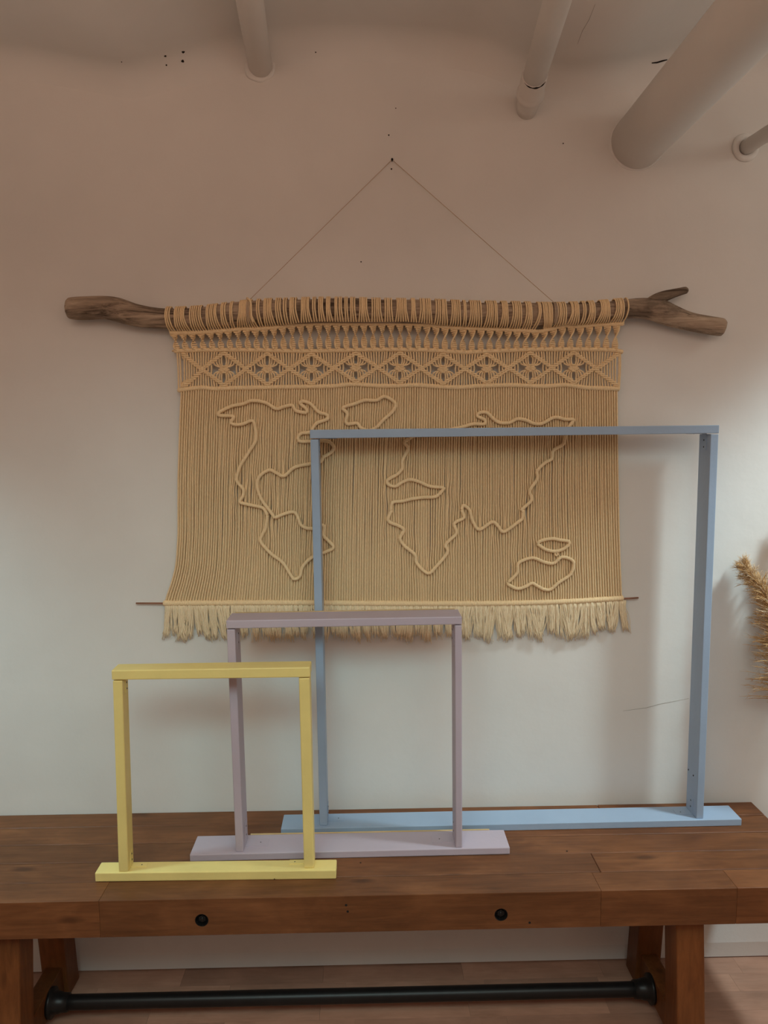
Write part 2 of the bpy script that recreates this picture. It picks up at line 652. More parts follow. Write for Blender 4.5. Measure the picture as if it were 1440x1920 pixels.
p3 = on(1195, 266, 1, 0.0)
r3, a3, d3 = pipe_thing('wide round white duct running from the wall under the ceiling', p3, on(1395, 45, 2, p3[2]), 0.066, 3.4, 48)
lumpy_ring(a3 + d3 * 0.004, d3, 0.066, 0.0035, 9, 'plaster_collar', M['plaster'], r3, 0.4)

p4 = on(1398, 277, 1, 0.0)
r4, a4, d4 = pipe_thing('thin white pipe stub with rosette, right of the wide duct', p4, on(1440, 250, 2, p4[2]), 0.018)
lumpy_ring(a4 + d4 * 0.004, d4, 0.026, 0.007, 2, 'rosette', M['plaster'], r4, 0.1)

# ------------------------------------------------------------------ bench
BX0, BX1, BY0, BY1, BT, BB = -1.142, 1.047, -0.392, -0.003, 0.45, 0.364
bench = thing('trestle_bench', 'long rustic brown plank bench with trestle legs and a black iron pipe', 'bench', (-0.0475, -0.2, 0.0))
seams = [BY1, -0.074, -0.158, -0.240, -0.320, BY0]
butts = [[-0.35, 0.62], [-0.10], [0.20], [-0.62, 0.533], [0.51]]
for k in range(4):
    y1, y0 = seams[k], seams[k + 1]
    xs = [BX0] + butts[k] + [BX1]
    for i in range(len(xs) - 1):
        box(xs[i] + 0.0005, xs[i + 1] - 0.0005, y0 + 0.0012, y1 - 0.0012, BT - 0.024, BT + rng.uniform(-0.0003, 0.0003),
            'top_plank', M['bench'], bench, 0.0014, 1)
front = []
xs = [BX0, -0.597, 0.512, 0.818, BX1]
for i in range(4):
    front.append(box(xs[i] + 0.00008, xs[i + 1] - 0.00008, BY0, seams[4] - 0.0009, BB, BT, 'front_beam', M['bench'], bench, 0.0011, 2))
box(BX0, BX1, BY1 - 0.03, BY1, BB, BT - 0.0246, 'rear_board', M['bench'], bench, 0.001, 1)
for xe in (BX0, BX1 - 0.03):
    box(xe, xe + 0.03, seams[4], BY1 - 0.0305, BB, BT - 0.0246, 'end_board', M['bench'], bench, 0.001, 1)
for bx, bz in ((-0.374, 0.3995), (0.289, 0.398)):
    cb = MB()
    cb.tube([(bx, BY0 - 0.01, bz), (bx, BY0 + 0.014, bz)], 0.0150, 28, True, False)
    cut(front[1], cb)
    shade_cup = MB()  # black lining puts the shade inside the wooden recess into the colour
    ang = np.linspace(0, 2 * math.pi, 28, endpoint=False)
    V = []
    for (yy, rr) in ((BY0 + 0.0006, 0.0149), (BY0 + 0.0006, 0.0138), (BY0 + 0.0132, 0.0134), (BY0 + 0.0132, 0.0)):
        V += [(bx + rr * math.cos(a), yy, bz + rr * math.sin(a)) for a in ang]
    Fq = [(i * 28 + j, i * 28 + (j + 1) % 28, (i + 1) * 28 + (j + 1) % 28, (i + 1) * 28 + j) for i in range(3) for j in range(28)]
    shade_cup.add(V, Fq, False)
    bo = shade_cup.build('bolt', M['iron'], bench)
    bo['label'] = 'black hex bolt in a recess blackened for its shade'
    hx = MB()
    hx.tube([(bx, BY0 + 0.0132, bz), (bx, BY0 + 0.0055, bz)], 0.0082, 6, True, False)
    hx.tube([(bx, BY0 + 0.0056, bz), (bx, BY0 + 0.0045, bz), (bx, BY0 + 0.0035, bz)], [0.0046, 0.0042, 0.003], 14)
    hx.build('bolt_head', M['iron'], bo)
for (px, py) in ((649, 1697), (652, 1709), (993, 1730)):
    c = on(px, py, 1, BY0)
    mb = MB()
    mb.tube([c + np.array([0, 0.004, 0]), c + np.array([0, -0.0005, 0])], 0.0028, 9, True, False)
    mb.build('nail_hole', M['dark'], bench)
for (px, py) in ((676, 1618), (1063, 1596)):
    c = on(px, py, 2, BT)
    mb = MB()
    mb.tube([c + np.array([0, 0, -0.003]), c + np.array([0, 0, 0.0006])], 0.0022, 9, True, False)
    mb.build('nail_hole', M['dark'], bench)

for lx0, lx1 in ((-0.858, -0.793), (0.700, 0.765)):
    # front leg leans out towards the room, rear leg towards the wall
    for (yt0, yt1, yb0, yb1, hgt) in ((-0.352, -0.277, -0.392, -0.317, BB), (-0.150, -0.078, -0.108, -0.036, BB)):
        hexa([(lx0, yb0, 0), (lx1, yb0, 0), (lx1, yb1, 0), (lx0, yb1, 0),
              (lx0, yt0, hgt), (lx1, yt0, hgt), (lx1, yt1, hgt), (lx0, yt1, hgt)], 'leg', M['bench_leg'], bench, 0.004, 2)
    box(lx0 + 0.011, lx1 - 0.011, -0.330, -0.100, 0.022, 0.092, 'cross_bar', M['bench_leg'], bench, 0.003, 2)
    box(lx0, lx1, seams[4], BY1 - 0.031, BB + 0.0005, BT - 0.0246, 'top_rail', M['bench_leg'], bench, 0.002, 1)
mb = MB()
py0, pz0 = -0.195, 0.055
mb.tube([(x, py0, pz0) for x in np.linspace(-0.804, 0.711, 24)], 0.0180, 24)
pr = mb.build('iron_pipe', M['iron'], bench)
pr['label'] = 'black iron pipe stretcher'
for xf, s in ((-0.804, 1), (0.711, -1)):
    mb = MB()
    mb.tube([(xf + s * t, py0, pz0) for t in (0.0, 0.008, 0.010, 0.026, 0.030, 0.046)], [0.036, 0.036, 0.027, 0.0245, 0.0225, 0.0215], 28)
    mb.build('flange', M['iron'], pr)


# ------------------------------------------------------------------ painted frames
def bracket(parent, mat, xpost, s, zb, y0, y1, L, up=True):
    """painted corner plate: one leaf on the board (z = zb), one on the post (x = xpost, facing s)"""
    t = 0.0012
    dz = 1 if up else -1
    bmx = MB()

    def bx8(xa, xb, ya, yb, za, zc):
        V = [(x, y, z) for z in sorted((za, zc)) for x, y in ((min(xa, xb), ya), (max(xa, xb), ya), (max(xa, xb), yb), (min(xa, xb), yb))]
        bmx.add(V, [(3, 2, 1, 0), (4, 5, 6, 7), (0, 1, 5, 4), (1, 2, 6, 5), (2, 3, 7, 6), (3, 0, 4, 7)], False)
    bx8(xpost, xpost + s * L, y0, y1, zb, zb + dz * t)
    bx8(xpost, xpost + s * t, y0, y1, zb + dz * t, zb + dz * L)
    br = bmx.build('corner_bracket', mat, parent)
    yc = (y0 + y1) / 2
    for f in (0.4, 0.8):
        sc = MB()
        sc.tube([(xpost + s * (t - 0.0004), yc, zb + dz * L * f), (xpost + s * (t + 0.0006), yc, zb + dz * L * f)], 0.0022, 8, True, False)
        sc.build('screw_head', M['screw'], br)
    sc = MB()
    sc.tube([(xpost + s * L * 0.65, yc, zb + dz * (t - 0.0004)), (xpost + s * L * 0.65, yc, zb + dz * (t + 0.0003))], 0.0016, 8, True, False)
    sc.build('screw_head', M['screw'], br)


def frame(label, mat, base, postL, postR, top, ypost, bev, brk):
    """base=(x0,x1,yl0,yl1,yr0,yr1,z0,z1) posts=(xb0,xb1,xt0,xt1) top=(x0,x1,y0,y1,zl0,zl1,zr0,zr1)"""
    x0, x1, yl0, yl1, yr0, yr1, z0, z1 = base
    root = thing('wooden_frame', label, 'frame', ((x0 + x1) / 2, (yl0 + yl1) / 2, z0))
    bo = hexa([(x0, yl0, z0), (x1, yr0, z0), (x1, yr1, z0), (x0, yl1, z0),
               (x0, yl0, z1), (x1, yr0, z1), (x1, yr1, z1), (x0, yl1, z1)], 'base_board', mat, root, bev)
    tx0, tx1, ty0, ty1, zl0, zl1, zr0, zr1 = top
    hexa([(tx0, ty0, zl0), (tx1, ty0, zr0), (tx1, ty1, zr0), (tx0, ty1, zl0),
          (tx0, ty0, zl1), (tx1, ty0, zr1), (tx1, ty1, zr1), (tx0, ty1, zl1)], 'top_board', mat, root, bev)
    py0, py1 = ypost
    for (a, b, c, d), zt in ((postL, zl0), (postR, zr0)):
        zt -= 0.0022
        hexa([(a, py0, z1), (b, py0, z1), (b, py1, z1), (a, py1, z1),
              (c, py0, zt), (d, py0, zt), (d, py1, zt), (c, py1, zt)], 'post', mat, root, bev)
    L, w0, w1 = brk
    bracket(root, mat, postL[1], 1, z1, w0, w1, L, True)
    bracket(root, mat, postR[0], -1, z1, w0, w1, L, True)
    bracket(root, mat, postL[3], 1, zl0, w0, w1, L, False)
    bracket(root, mat, postR[2], -1, zr0, w0, w1, L, False)
    return root, bo


fy, yb_obj = frame('smallest frame, painted yellow, standing on the bench', M['yellow'],
                   (-0.630, -0.0795, -0.3205, -0.276, -0.3275, -0.283, 0.45, 0.472),
                   (-0.5765, -0.5545, -0.5700, -0.5485), (-0.1535, -0.1305, -0.1570, -0.1325),
                   (-0.5712, -0.1312, -0.3205, -0.273, 0.9245, 0.9470, 0.9245, 0.9480), (-0.3185, -0.2765), 0.0025,
                   (0.036, -0.300, -0.284))
nc = MB()
c = on(514.5, 1648, 1, -0.327)
nc.add([(c[0] - 0.0045, -0.34, 0.445), (c[0] + 0.0045, -0.34, 0.445), (c[0], -0.34, 0.4545),
        (c[0] - 0.0045, -0.318, 0.445), (c[0] + 0.0045, -0.318, 0.445), (c[0], -0.318, 0.4545)],
       [(0, 1, 2), (5, 4, 3), (0, 3, 4, 1), (1, 4, 5, 2), (2, 5, 3, 0)], False)
cut(yb_obj, nc)

fp, _ = frame('middle-sized frame, painted pale lilac, with bare pine back edge', M['purple'],
              (-0.432, 0.3365, -0.2450, -0.160, -0.2395, -0.157, 0.45, 0.468),
              (-0.3235, -0.3050, -0.3295, -0.3105), (0.2055, 0.2215, 0.2015, 0.2180),
              (-0.3300, 0.2182, -0.2390, -0.166, 1.0165, 1.0360, 1.0195, 1.0385), (-0.2375, -0.168), 0.0022,
              (0.055, -0.215, -0.180))
hexa([(-0.321, -0.166, 1.019), (0.210, -0.166, 1.022), (0.210, -0.160, 1.022), (-0.321, -0.160, 1.019),
      (-0.321, -0.166, 1.0365), (0.210, -0.166, 1.0390), (0.210, -0.160, 1.0390), (-0.321, -0.160, 1.0365)], 'bare_back_edge', M['pine'], fp)
hexa([(-0.30, -0.1595, 0.451), (0.30, -0.1575, 0.451), (0.30, -0.153, 0.451), (-0.30, -0.155, 0.451),
      (-0.30, -0.1595, 0.4685), (0.30, -0.1575, 0.4685), (0.30, -0.153, 0.4685), (-0.30, -0.155, 0.4685)], 'bare_back_edge', M['pine'], fp)

fb, _ = frame('largest frame, painted light blue, standing closest to the wall', M['blue'],
              (-0.2270, 0.9580, -0.1345, -0.0615, -0.1275, -0.0545, 0.45, 0.468),
              (-0.1295, -0.1100, -0.1365, -0.1170), (0.8420, 0.8605, 0.8405, 0.8600),
              (-0.1372, 0.8603, -0.1230, -0.0560, 1.4530, 1.4740, 1.4585, 1.4785), (-0.1215, -0.0570), 0.0015,
              (0.042, -0.100, -0.075))
for (px, py) in ((1291, 1443), (1300, 1454), (1314, 893), (1322, 895)):
    mb = MB()
    c = on(px, py, 0, 0.8417)
    mb.tube([c + np.array([0.002, 0, 0]), c + np.array([-0.0007, 0, 0])], 0.0022, 8, True, False)
    mb.build('screw_hole', M['dark'], fb)

# ------------------------------------------------------------------ macrame wall hanging
PXM = 1.0 / 737.0                                            # metres per photo pixel at the hanging's distance


def plane_y(z):
    t = (z - 1.03) / (1.735 - 1.03)
    return -0.0115 - 0.017 * t


def T(px, py, off=0.0):
    z = on(px, py, 1, -0.02)[2]
    return on(px, py, 1, plane_y(z) - off)


hang = thing('macrame_wall_hanging', 'cream knotted macrame world map hanging from a driftwood branch on the wall', 'wall hanging',
             (0.03, -0.03, 1.75))

# driftwood branch
BR_Y = -0.0335
main = [(126, 578, 13), (130, 578, 18), (150, 577.5, 20), (190, 577, 20), (219, 581, 21), (258, 592, 20.5), (311, 597.5, 18.5), (380, 595, 18.5),
        (470, 587, 21), (560, 584, 22), (640, 583, 22), (720, 584, 21), (800, 585, 21), (870, 588, 21), (960, 590, 21),
        (1040, 590, 19.5), (1110, 586, 18.5), (1175, 579.5, 17.5), (1208, 579, 18.5), (1235, 583, 21), (1262, 593, 19), (1290, 602, 16.5),
        (1325, 609, 16), (1350, 613, 16), (1356, 613.5, 14), (1358, 614, 9)]
upper = [(1205, 576, 10), (1228, 564, 12), (1245, 556, 10.5), (1262, 550.5, 8.5), (1280, 545.5, 7), (1287, 544, 6.2), (1290, 543.4, 3)]


def limb(mbd, pts, seed, step=5.0, sides=22):
    S = smooth_path(pts, step)
    rs = np.random.RandomState(seed)
    ph = rs.uniform(0, 6.28, 12)
    C = np.array([on(p[0], p[1], 1, BR_Y) for p in S])
    nS = len(S)
    V, Fq = [], []
    Tn = np.gradient(C, axis=0)
    Tn /= np.linalg.norm(Tn, axis=1, keepdims=True)
    for i in range(nS):
        s = S[i][0] / 40.0
        t = Tn[i]
        up = np.cross(np.array([0, 1.0, 0]), t) * -1
        up /= np.linalg.norm(up)
        if up[2] < 0:
            up = -up
        dp = np.array([0, -1.0, 0])
        for j in range(sides):
            a = 2 * math.pi * j / sides
            w = 1 + 0.035 * math.sin(2 * a + s * 0.9 + ph[0]) + 0.03 * math.sin(3 * a - s * 1.3 + ph[1]) + 0.02 * math.sin(5 * a + s * 2.3 + ph[2]) \
                + 0.015 * math.sin(9 * a + 0.5 * s + ph[3])
            r = S[i][2] * PXM * w
            V.append(C[i] + r * (math.sin(a) * up + math.cos(a) * dp))
    for i in range(nS - 1):
        for j in range(sides):
            Fq.append((i * sides + j, i * sides + (j + 1) % sides, (i + 1) * sides + (j + 1) % sides, (i + 1) * sides + j))
    Fq.append(tuple(range(sides))[::-1])
    Fq.append(tuple(range((nS - 1) * sides, nS * sides)))
    mbd.add(V, Fq, True)
    return S, C


mb = MB()
S_main, C_main = limb(mb, main, 5)
limb(mb, upper, 8, 3.0, 14)
o = mb.build('branch', M['driftwood'], hang)
o['label'] = 'weathered driftwood branch with forked end'


def branch_at(wx):
    return np.interp(wx, C_main[:, 0], C_main[:, 2]), np.interp(wx, C_main[:, 0], S_main[:, 2]) * PXM


# knotted horizontal rows (photo measurements along each row)
ridge1 = [(318, 624), (350, 624), (380, 623), (420, 620), (440, 618), (460, 616), (480, 617), (520, 613), (560, 608.5), (600, 606.5), (680, 607), (760, 606.5),
          (800, 609), (850, 614), (900, 616), (950, 618), (1000, 621), (1015, 621), (1035, 616), (1060, 610.5), (1080, 612), (1120, 609), (1170, 607)]
ridge2 = [(326, 658.5), (360, 657), (400, 656), (480, 656.5), (560, 658.5), (640, 657), (720, 655.5), (800, 656.5), (870, 660.5), (920, 658.5),
          (1000, 655.5), (1060, 655), (1140, 656), (1168, 660)]
ridge3 = [(333, 732), (350, 729.5), (380, 727), (400, 729), (430, 728), (500, 726.5), (560, 725.5), (620, 724.5), (660, 721), (720, 724), (780, 722.5), (820, 725), (860, 726.5),
          (900, 724), (960, 722.5), (1020, 724.5), (1060, 722), (1100, 727), (1162, 729)]
rollrow = [(306, 1131), (400, 1130.5), (520, 1130), (735, 1131.5), (900, 1131.5), (1000, 1130), (1080, 1127), (1130, 1124), (1169, 1121.5)]


def row_y(row, x):
    r = np.array(row, float)
    return float(np.interp(x, r[:, 0], r[:, 1]))


def wrapped(mbd, pts_px, r_px, off, period=4.6, amp=0.13, sides=8):
    S = smooth_path(pts_px, 1.6)
    P = np.array([T(p[0], p[1], off) for p in S])
    L = np.concatenate([[0], np.cumsum(np.linalg.norm(np.diff(S, axis=0), axis=1))])
    R = r_px * PXM * (1 - amp + amp * np.abs(np.cos(math.pi * L / period)) * 1.6)
    R[0] *= 0.6
    R[-1] *= 0.6
    mbd.tube(P, R, sides)


for rw, rpx, off in ((ridge1, 3.7, 0.002), (ridge2, 4.1, 0.0), (ridge3, 4.4, 0.0), (rollrow, 5.6, 0.0)):
    mb = MB()
    wrapped(mb, rw, rpx, off)
    mb.build('knotted_row', M['cord'], hang)
# row of lark's-head loops over the branch
NC = 176
NPAIR = NC // 2
xb = np.linspace(319, 1168, NC)
xt = xb + (xb - 770) / 400.0 * 8.5
rs = np.random.RandomState(11)
i = 0
while i < NC:
    g = rs.choice([2, 3, 4, 5, 6])
    seg = slice(i, min(NC, i + g))
    mid = xt[seg].mean() + rs.uniform(-1.5, 1.5)
    xt[seg] = mid + (xt[seg] - mid) * rs.uniform(0.58, 0.78)
    i += g
xt += rs.uniform(-0.5, 0.5, NC)
# bunch around the tied string and the bare gap beside the second tie
for i in range(NC):
    if 444 < xb[i] < 484:
        xt[i] = 463 + (xb[i] - 464) * 0.52 - 3
    if 997 < xb[i] < 1006:
        xt[i] += 5
        xb[i] -= 1.0
    if 1006 <= xb[i] < 1030:
        xt[i] = max(xt[i], 1018)
        xb[i] = max(xb[i], 1019 + (xb[i] - 1006) * 0.5)
CR = 1.5 * PXM
for k in range(NPAIR):
    mb = MB()
    for i in (2 * k, 2 * k + 1):
        wt = on(xt[i], 585, 1, BR_Y - 0.02)[0]
        zc, rb = branch_at(wt)
        R = rb * 1.04 + CR
        P = []
        foot = T(xb[i], row_y(ridge1, xb[i]) - 2.0, 0.003)
        a0s = np.linspace(150, 8, 9)
        for a in np.radians(a0s):
            P.append(np.array([wt, BR_Y - R * math.cos(a), zc + R * math.sin(a)]))
        start = P[-1]
        for t in (0.2, 0.45, 0.7, 0.9, 1.0):
            q = start + (foot - start) * t
            bow = math.sin(math.pi * t) * 0.004 + 0.002
            # stay in front of the branch below its widest point
            zz = (q[2] - zc) / R
            if abs(zz) < 1:
                q[1] = min(q[1], BR_Y - R * math.sqrt(1 - zz * zz) - 0.0006)
            q[0] = start[0] + (foot[0] - start[0]) * (t ** 1.5)
            P.append(q)
        P = np.array(P)
        mb.tube(smooth_path(P, 0.009), CR, 6, False)
        # small half hitch where the cord meets the row
        mb.capsule(foot + np.array([-2.0 * PXM, -0.002, 0.0]), foot + np.array([2.0 * PXM, -0.002, 0.0015]), 1.5 * PXM, 5)
    mb.build('cord_loop', M['cord'], hang)

# hanging string and nail
nail_p = on(735, 302, 1, 0.0)
mb = MB()
zl, rl = branch_at(on(466, 572, 1, BR_Y)[0])
zr, rr_ = branch_at(on(1038, 568, 1, BR_Y)[0])
Lp = np.array([on(468, 568, 1, BR_Y)[0], BR_Y - 0.006, zl + rl + 0.002])
Rp = np.array([on(1038, 568, 1, BR_Y)[0], BR_Y - 0.006, zr + rr_ + 0.002])
npk = nail_p + np.array([0, -0.006, 0.001])
for q in (Lp, Rp):
    mb.tube([q + (npk - q) * t for t in np.linspace(0, 1, 14)], 0.0008, 6)
for q, rb in ((Lp, rl), (Rp, rr_)):
    for dx in (-0.003, 0.0, 0.003):
        ang = np.linspace(-0.35 * math.pi, 1.15 * math.pi, 16)
        zc = q[2] - rb - 0.002
        mb.tube([(q[0] + dx, BR_Y - (rb + 0.0065) * math.cos(a), zc + (rb + 0.0035) * math.sin(a)) for a in ang], 0.0012, 6)
st = mb.build('hanging_string', M['string'], hang)
# loose tail of cord at the left tie
mb = MB()
tail = [on(463, 559, 1, -0.05), on(470, 566, 1, -0.062), on(471, 585, 1, -0.068), on(472, 598, 1, -0.066), on(475, 604, 1, -0.064)]
mb.tube(smooth_path(tail, 0.006), 1.9 * PXM, 6)
mb.build('cord_tail', M['cord'], hang)

mb = MB()
mb.tube([nail_p + np.array([0, t, 0.0018 * k]) for t, k in ((0.004, -0.3), (-0.004, 0.0), (-0.009, 0.4), (-0.010, 0.45))], [0.0012, 0.0013, 0.0013, 0.0013], 8)
mb.tube([nail_p + np.array([0, -0.0098, 0.0008]), nail_p + np.array([0, -0.0112, 0.0009])], [0.0030, 0.0028], 12)
nail = mb.build('nail', M['dark'])
tag(nail, 'small dark nail holding the string of the wall hanging', 'nail')

# spiral half-knot sinnets between the first two rows
for cx in np.arange(329, 1165, 16.85):
    y0, y1 = row_y(ridge1, cx) + 3.0, row_y(ridge2, cx) - 2.5
    mb = MB()
    nst = max(8, int((y1 - y0) / 3.1))
    lean = float(np.interp(cx, [320, 560, 800, 1170], [-8.0, -4.0, -1.0, 2.5]))
    side = 1.0 if cx < 800 else -1.0
    for s in range(nst):
        t = s / (nst - 1)
        a = math.radians(235.0 * t) * side
        half = (6.9 if t < 0.12 else 5.4) * PXM
        c = T(cx + lean * (0.5 - t), y0 + (y1 - y0) * t, 0.002)
        dv = np.array([math.cos(a) * half, math.sin(a) * half * 0.9, -0.10 * half * side])
        mb.capsule(c - dv, c + dv, 1.75 * PXM, 5)
    # the two knotting cords that outline the twist
    for sg in (1,):
        P = []
        for t in np.linspace(0, 1, 14):
            a = math.radians(235.0 * t) * side
            half = 5.4 * PXM
            c = T(cx + lean * (0.5 - t), y0 + (y1 - y0) * t, 0.002)
            P.append(c + sg * np.array([math.cos(a) * half, math.sin(a) * half * 0.9, 0]))
        mb.tube(P, 1.55 * PXM, 5)
    for dx in (-6.2, -2.2, 2.2, 6.2):
        mb.tube([T(cx + dx, y0 - 4, 0.002), T(cx + dx * 0.8 + lean * 0.5, y0 + 3, 0.002)], 1.7 * PXM, 5)
        mb.tube([T(cx + dx * 0.35 - lean * 0.5, y1 - 3, 0.001), T(cx + dx, y1 + 3, 0.001)], 1.5 * PXM, 5)
    mb.build('spiral_knot', M['cord'], hang)

# diamond band between rows two and three
centers = [420, 501, 584, 667, 749.5, 830.5, 912.5, 994.5, 1075.5]
HALF = 41.0
PITCH_X = 4.7


def band(cx):
    a, b = row_y(ridge2, cx) + 5.5, row_y(ridge3, cx) - 5.5
    return a, (a + b) / 2, b


def arm(mbd, xa, ya, xc, yc, n=8):
    """double row of half hitches stepping along a diagonal"""
    rsx = np.random.RandomState(int(abs(xa * 7 + yc * 3)) % 9999)
    for i in range(n):
        t = (i + 0.5) / n
        x, y = xa + (xc - xa) * t, ya + (yc - ya) * t
        for dy in (-1.9, 1.9):
            j = rsx.uniform(-0.5, 0.5)
            sl = 0.9 if (yc > ya) == (xc > xa) else -0.9
            mbd.capsule(T(x - 4.4 + j, y + dy - sl, 0.0025), T(x + 4.4 + j, y + dy + sl, 0.003), 1.75 * PXM, 6)


def strand(mbd, pts, r=1.65, off=0.0):
    S = smooth_path(pts, 4.0)
    mbd.tube([T(p[0], p[1], off) for p in S], r * PXM, 5, False)


for cx in centers:
    y0, ym, y1 = band(cx)
    mb = MB()
    for sg in (-1, 1):
        arm(mb, cx, y0, cx + sg * HALF, ym, 8)
        arm(mb, cx + sg * HALF, ym, cx, y1, 8)
        for dx in (4.0, 8.5, 13.5, 18.5):
            yu = y0 + (ym - y0) * dx / HALF
            yl = y1 - (y1 - ym) * dx / HALF
            ex = cx + sg * (1.0 + dx * 0.42)
            strand(mb, [(cx + sg * dx, yu), (cx + sg * (dx * 0.92 + 1), (yu + ym) / 2), (ex, ym - 4)])
            strand(mb, [(ex, ym + 4), (cx + sg * (dx * 0.92 + 1), (yl + ym) / 2), (cx + sg * dx, yl)])
        for q, dx in enumerate((24.5, 29.5, 34.5)):
            yu = y0 + (ym - y0) * dx / HALF
            yl = y1 - (y1 - ym) * dx / HALF
            strand(mb, [(cx + sg * dx, yu), (cx + sg * (dx - 1.2 * (1 - q)), ym), (cx + sg * dx, yl)])
    for (dx, dy) in ((0, -5.5), (-4, -2.2), (4, -2.2), (-6.5, 0.9), (0, 0.6), (6.5, 0.9), (-4, 3.6), (4, 3.6), (0, 6.2)):
        mb.capsule(T(cx + dx - 4.2, ym + dy, 0.003), T(cx + dx + 4.2, ym + dy, 0.003), 1.75 * PXM, 6)
    mb.build('diamond_motif', M['cord'], hang)
for sg, xe, xv in ((-1, 342, 379), (1, 1158, 1116.5)):
    y0, ym, y1 = band(xe)
    mb = MB()
    arm(mb, xe, y0, xv, ym, 8)
    arm(mb, xv, ym, xe, y1 + (3 if sg < 0 else 0), 8)
    for q in range(7):
        f = (q + 0.7) / 8.0
        x = xe + (xv - xe) * f
        strand(mb, [(x, y0 + (ym - y0) * f), (x - sg * 0.5, ym), (x, y1 + (ym - y1) * f)])
    mb.build('half_diamond_motif', M['cord'], hang)
mb = MB()
valleys = [379] + [(centers[i] + centers[i + 1]) / 2 for i in range(8)] + [1116.5]
x = 344.0
rs = np.random.RandomState(5)
while x < 1158:
    d = min(abs(x - v) for v in valleys)
    y0, ym, y1 = band(x)
    fr = max(0.0, 1 - d / HALF)
    j = rs.uniform(-0.6, 0.6)
    near = min(valleys, key=lambda v: abs(x - v))
    pull = (near - x) * 0.10
    if fr > 0.06:
        strand(mb, [(x + j - pull, row_y(ridge2, x) + 1), (x + j * 0.5, (y0 + ym) / 2 - 6 * (1 - fr)), (x + pull * 0.6, y0 + (ym - y0) * fr)], 1.7, -0.0005)
        strand(mb, [(x + pull * 0.6, y1 + (ym - y1) * fr), (x + j * 0.5, (y1 + ym) / 2 + 6 * (1 - fr)), (x + j - pull, row_y(ridge3, x) - 1)], 1.7, -0.0005)
    x += PITCH_X
for xe in (334, 338.5, 1160.5, 1163):
    strand(mb, [(xe - (2 if xe < 500 else 0), row_y(ridge2, xe)), (xe, 692), (xe + (1 if xe < 500 else -2), row_y(ridge3, xe))], 1.6)
o = mb.build('short_cords', M['cord'], hang)
o['kind'] = 'stuff'

# map outlines in half-hitched cord (measured along each coast line)
def q4(ox, oy, k, pts):
    return [(ox + x / k, oy + y / k) for x, y in pts]


north_america = q4(300, 720, 4, [(1220, 552), (1280, 515), (1305, 475), (1270, 435), (1215, 425), (1120, 430), (1050, 430), (1035, 400), (1060, 370),
                                 (1125, 362), (1150, 325), (1180, 292), (1255, 262), (1250, 230), (1190, 210), (1130, 150), (1075, 130), (1050, 145), (1100, 190),
                                 (1090, 215), (1020, 200), (990, 160), (930, 170), (870, 185), (790, 140), (690, 125), (620, 150),
                                 (540, 165), (445, 212), (450, 236), (540, 240), (552, 255), (532, 285), (560, 305), (620, 300), (690, 275), (712, 320),
                                 (718, 420), (660, 520), (600, 620), (575, 720), (625, 790), (622, 840), (600, 885), (680, 908), (770, 930), (806, 985)])
gulf = q4(300, 720, 4, [(1220, 552), (1205, 580), (1120, 600), (1010, 625), (930, 690), (870, 665), (820, 645), (760, 680), (730, 730), (735, 800), (770, 880), (830, 960), (860, 1005)])
south_america = q4(300, 940, 4, [(806, 105), (792, 200), (770, 245), (755, 300), (830, 390), (920, 460), (985, 560), (1010, 583), (1050, 560), (1070, 490), (1140, 420),
                                 (1240, 380), (1300, 345), (1262, 295), (1225, 255), (1232, 200), (1215, 178), (1130, 205), (1060, 180), (1030, 110), (1000, 80), (930, 95), (860, 125)])
greenland = q4(600, 720, 3.6, [(385, 290), (430, 240), (490, 185), (510, 140), (480, 105), (430, 85), (380, 110), (300, 110), (230, 135), (155, 160), (185, 200), (175, 240),
                               (185, 270), (250, 265), (275, 295), (330, 315), (385, 290)])
africa = q4(600, 720, 3.6, [(600, 372), (570, 395), (595, 430), (580, 470), (555, 520), (555, 570), (520, 610), (455, 650), (465, 680), (510, 690), (560, 660), (610, 645), (670, 660),
                            (740, 690), (830, 700), (825, 720), (780, 760), (700, 765), (620, 775), (560, 790), (490, 800), (480, 850)]) + \
    q4(600, 940, 3.6, [(485, 60), (460, 110), (470, 140), (530, 165), (565, 195), (540, 250), (570, 300), (640, 360), (650, 410), (690, 460), (735, 485), (780, 445),
                       (860, 345), (850, 290), (920, 215), (905, 150), (970, 110), (955, 55)])
asia = q4(600, 940, 3.6, [(955, 55), (970, 28), (1010, 60), (1030, 130), (1075, 190), (1160, 140), (1200, 165), (1240, 205), (1330, 145), (1365, 115), (1370, 60)]) + \
    q4(860, 720, 4, [(470, 945), (545, 870), (535, 800), (590, 710), (590, 650), (650, 590), (700, 560), (710, 500), (780, 455), (800, 400), (815, 340), (860, 270),
                     (800, 265), (720, 250), (650, 285), (610, 300), (560, 295), (500, 270), (440, 262), (380, 290), (310, 290), (260, 260), (210, 215), (160, 215), (140, 240),
                     (195, 270), (190, 300), (110, 300), (40, 318), (-80, 345), (-250, 370), (-345, 395), (-372, 412)])
australia = q4(860, 940, 4, [(372, 606), (410, 570), (440, 530), (445, 470), (490, 440), (560, 425), (640, 455), (710, 465), (770, 420), (830, 430), (862, 460), (852, 520), (825, 560),
                             (750, 610), (690, 660), (640, 660), (590, 635), (550, 615), (500, 640), (440, 655), (375, 625), (372, 606)])
island = q4(860, 940, 4, [(588, 318), (620, 295), (700, 280), (760, 290), (826, 302), (820, 330), (780, 360), (720, 375), (650, 360), (588, 318)])
islet = q4(860, 940, 4, [(728, 378), (742, 392), (735, 408), (722, 396), (728, 378)])
coasts = [north_america, gulf, south_america, greenland, africa, asia, australia, island, islet]
coast_samples = []
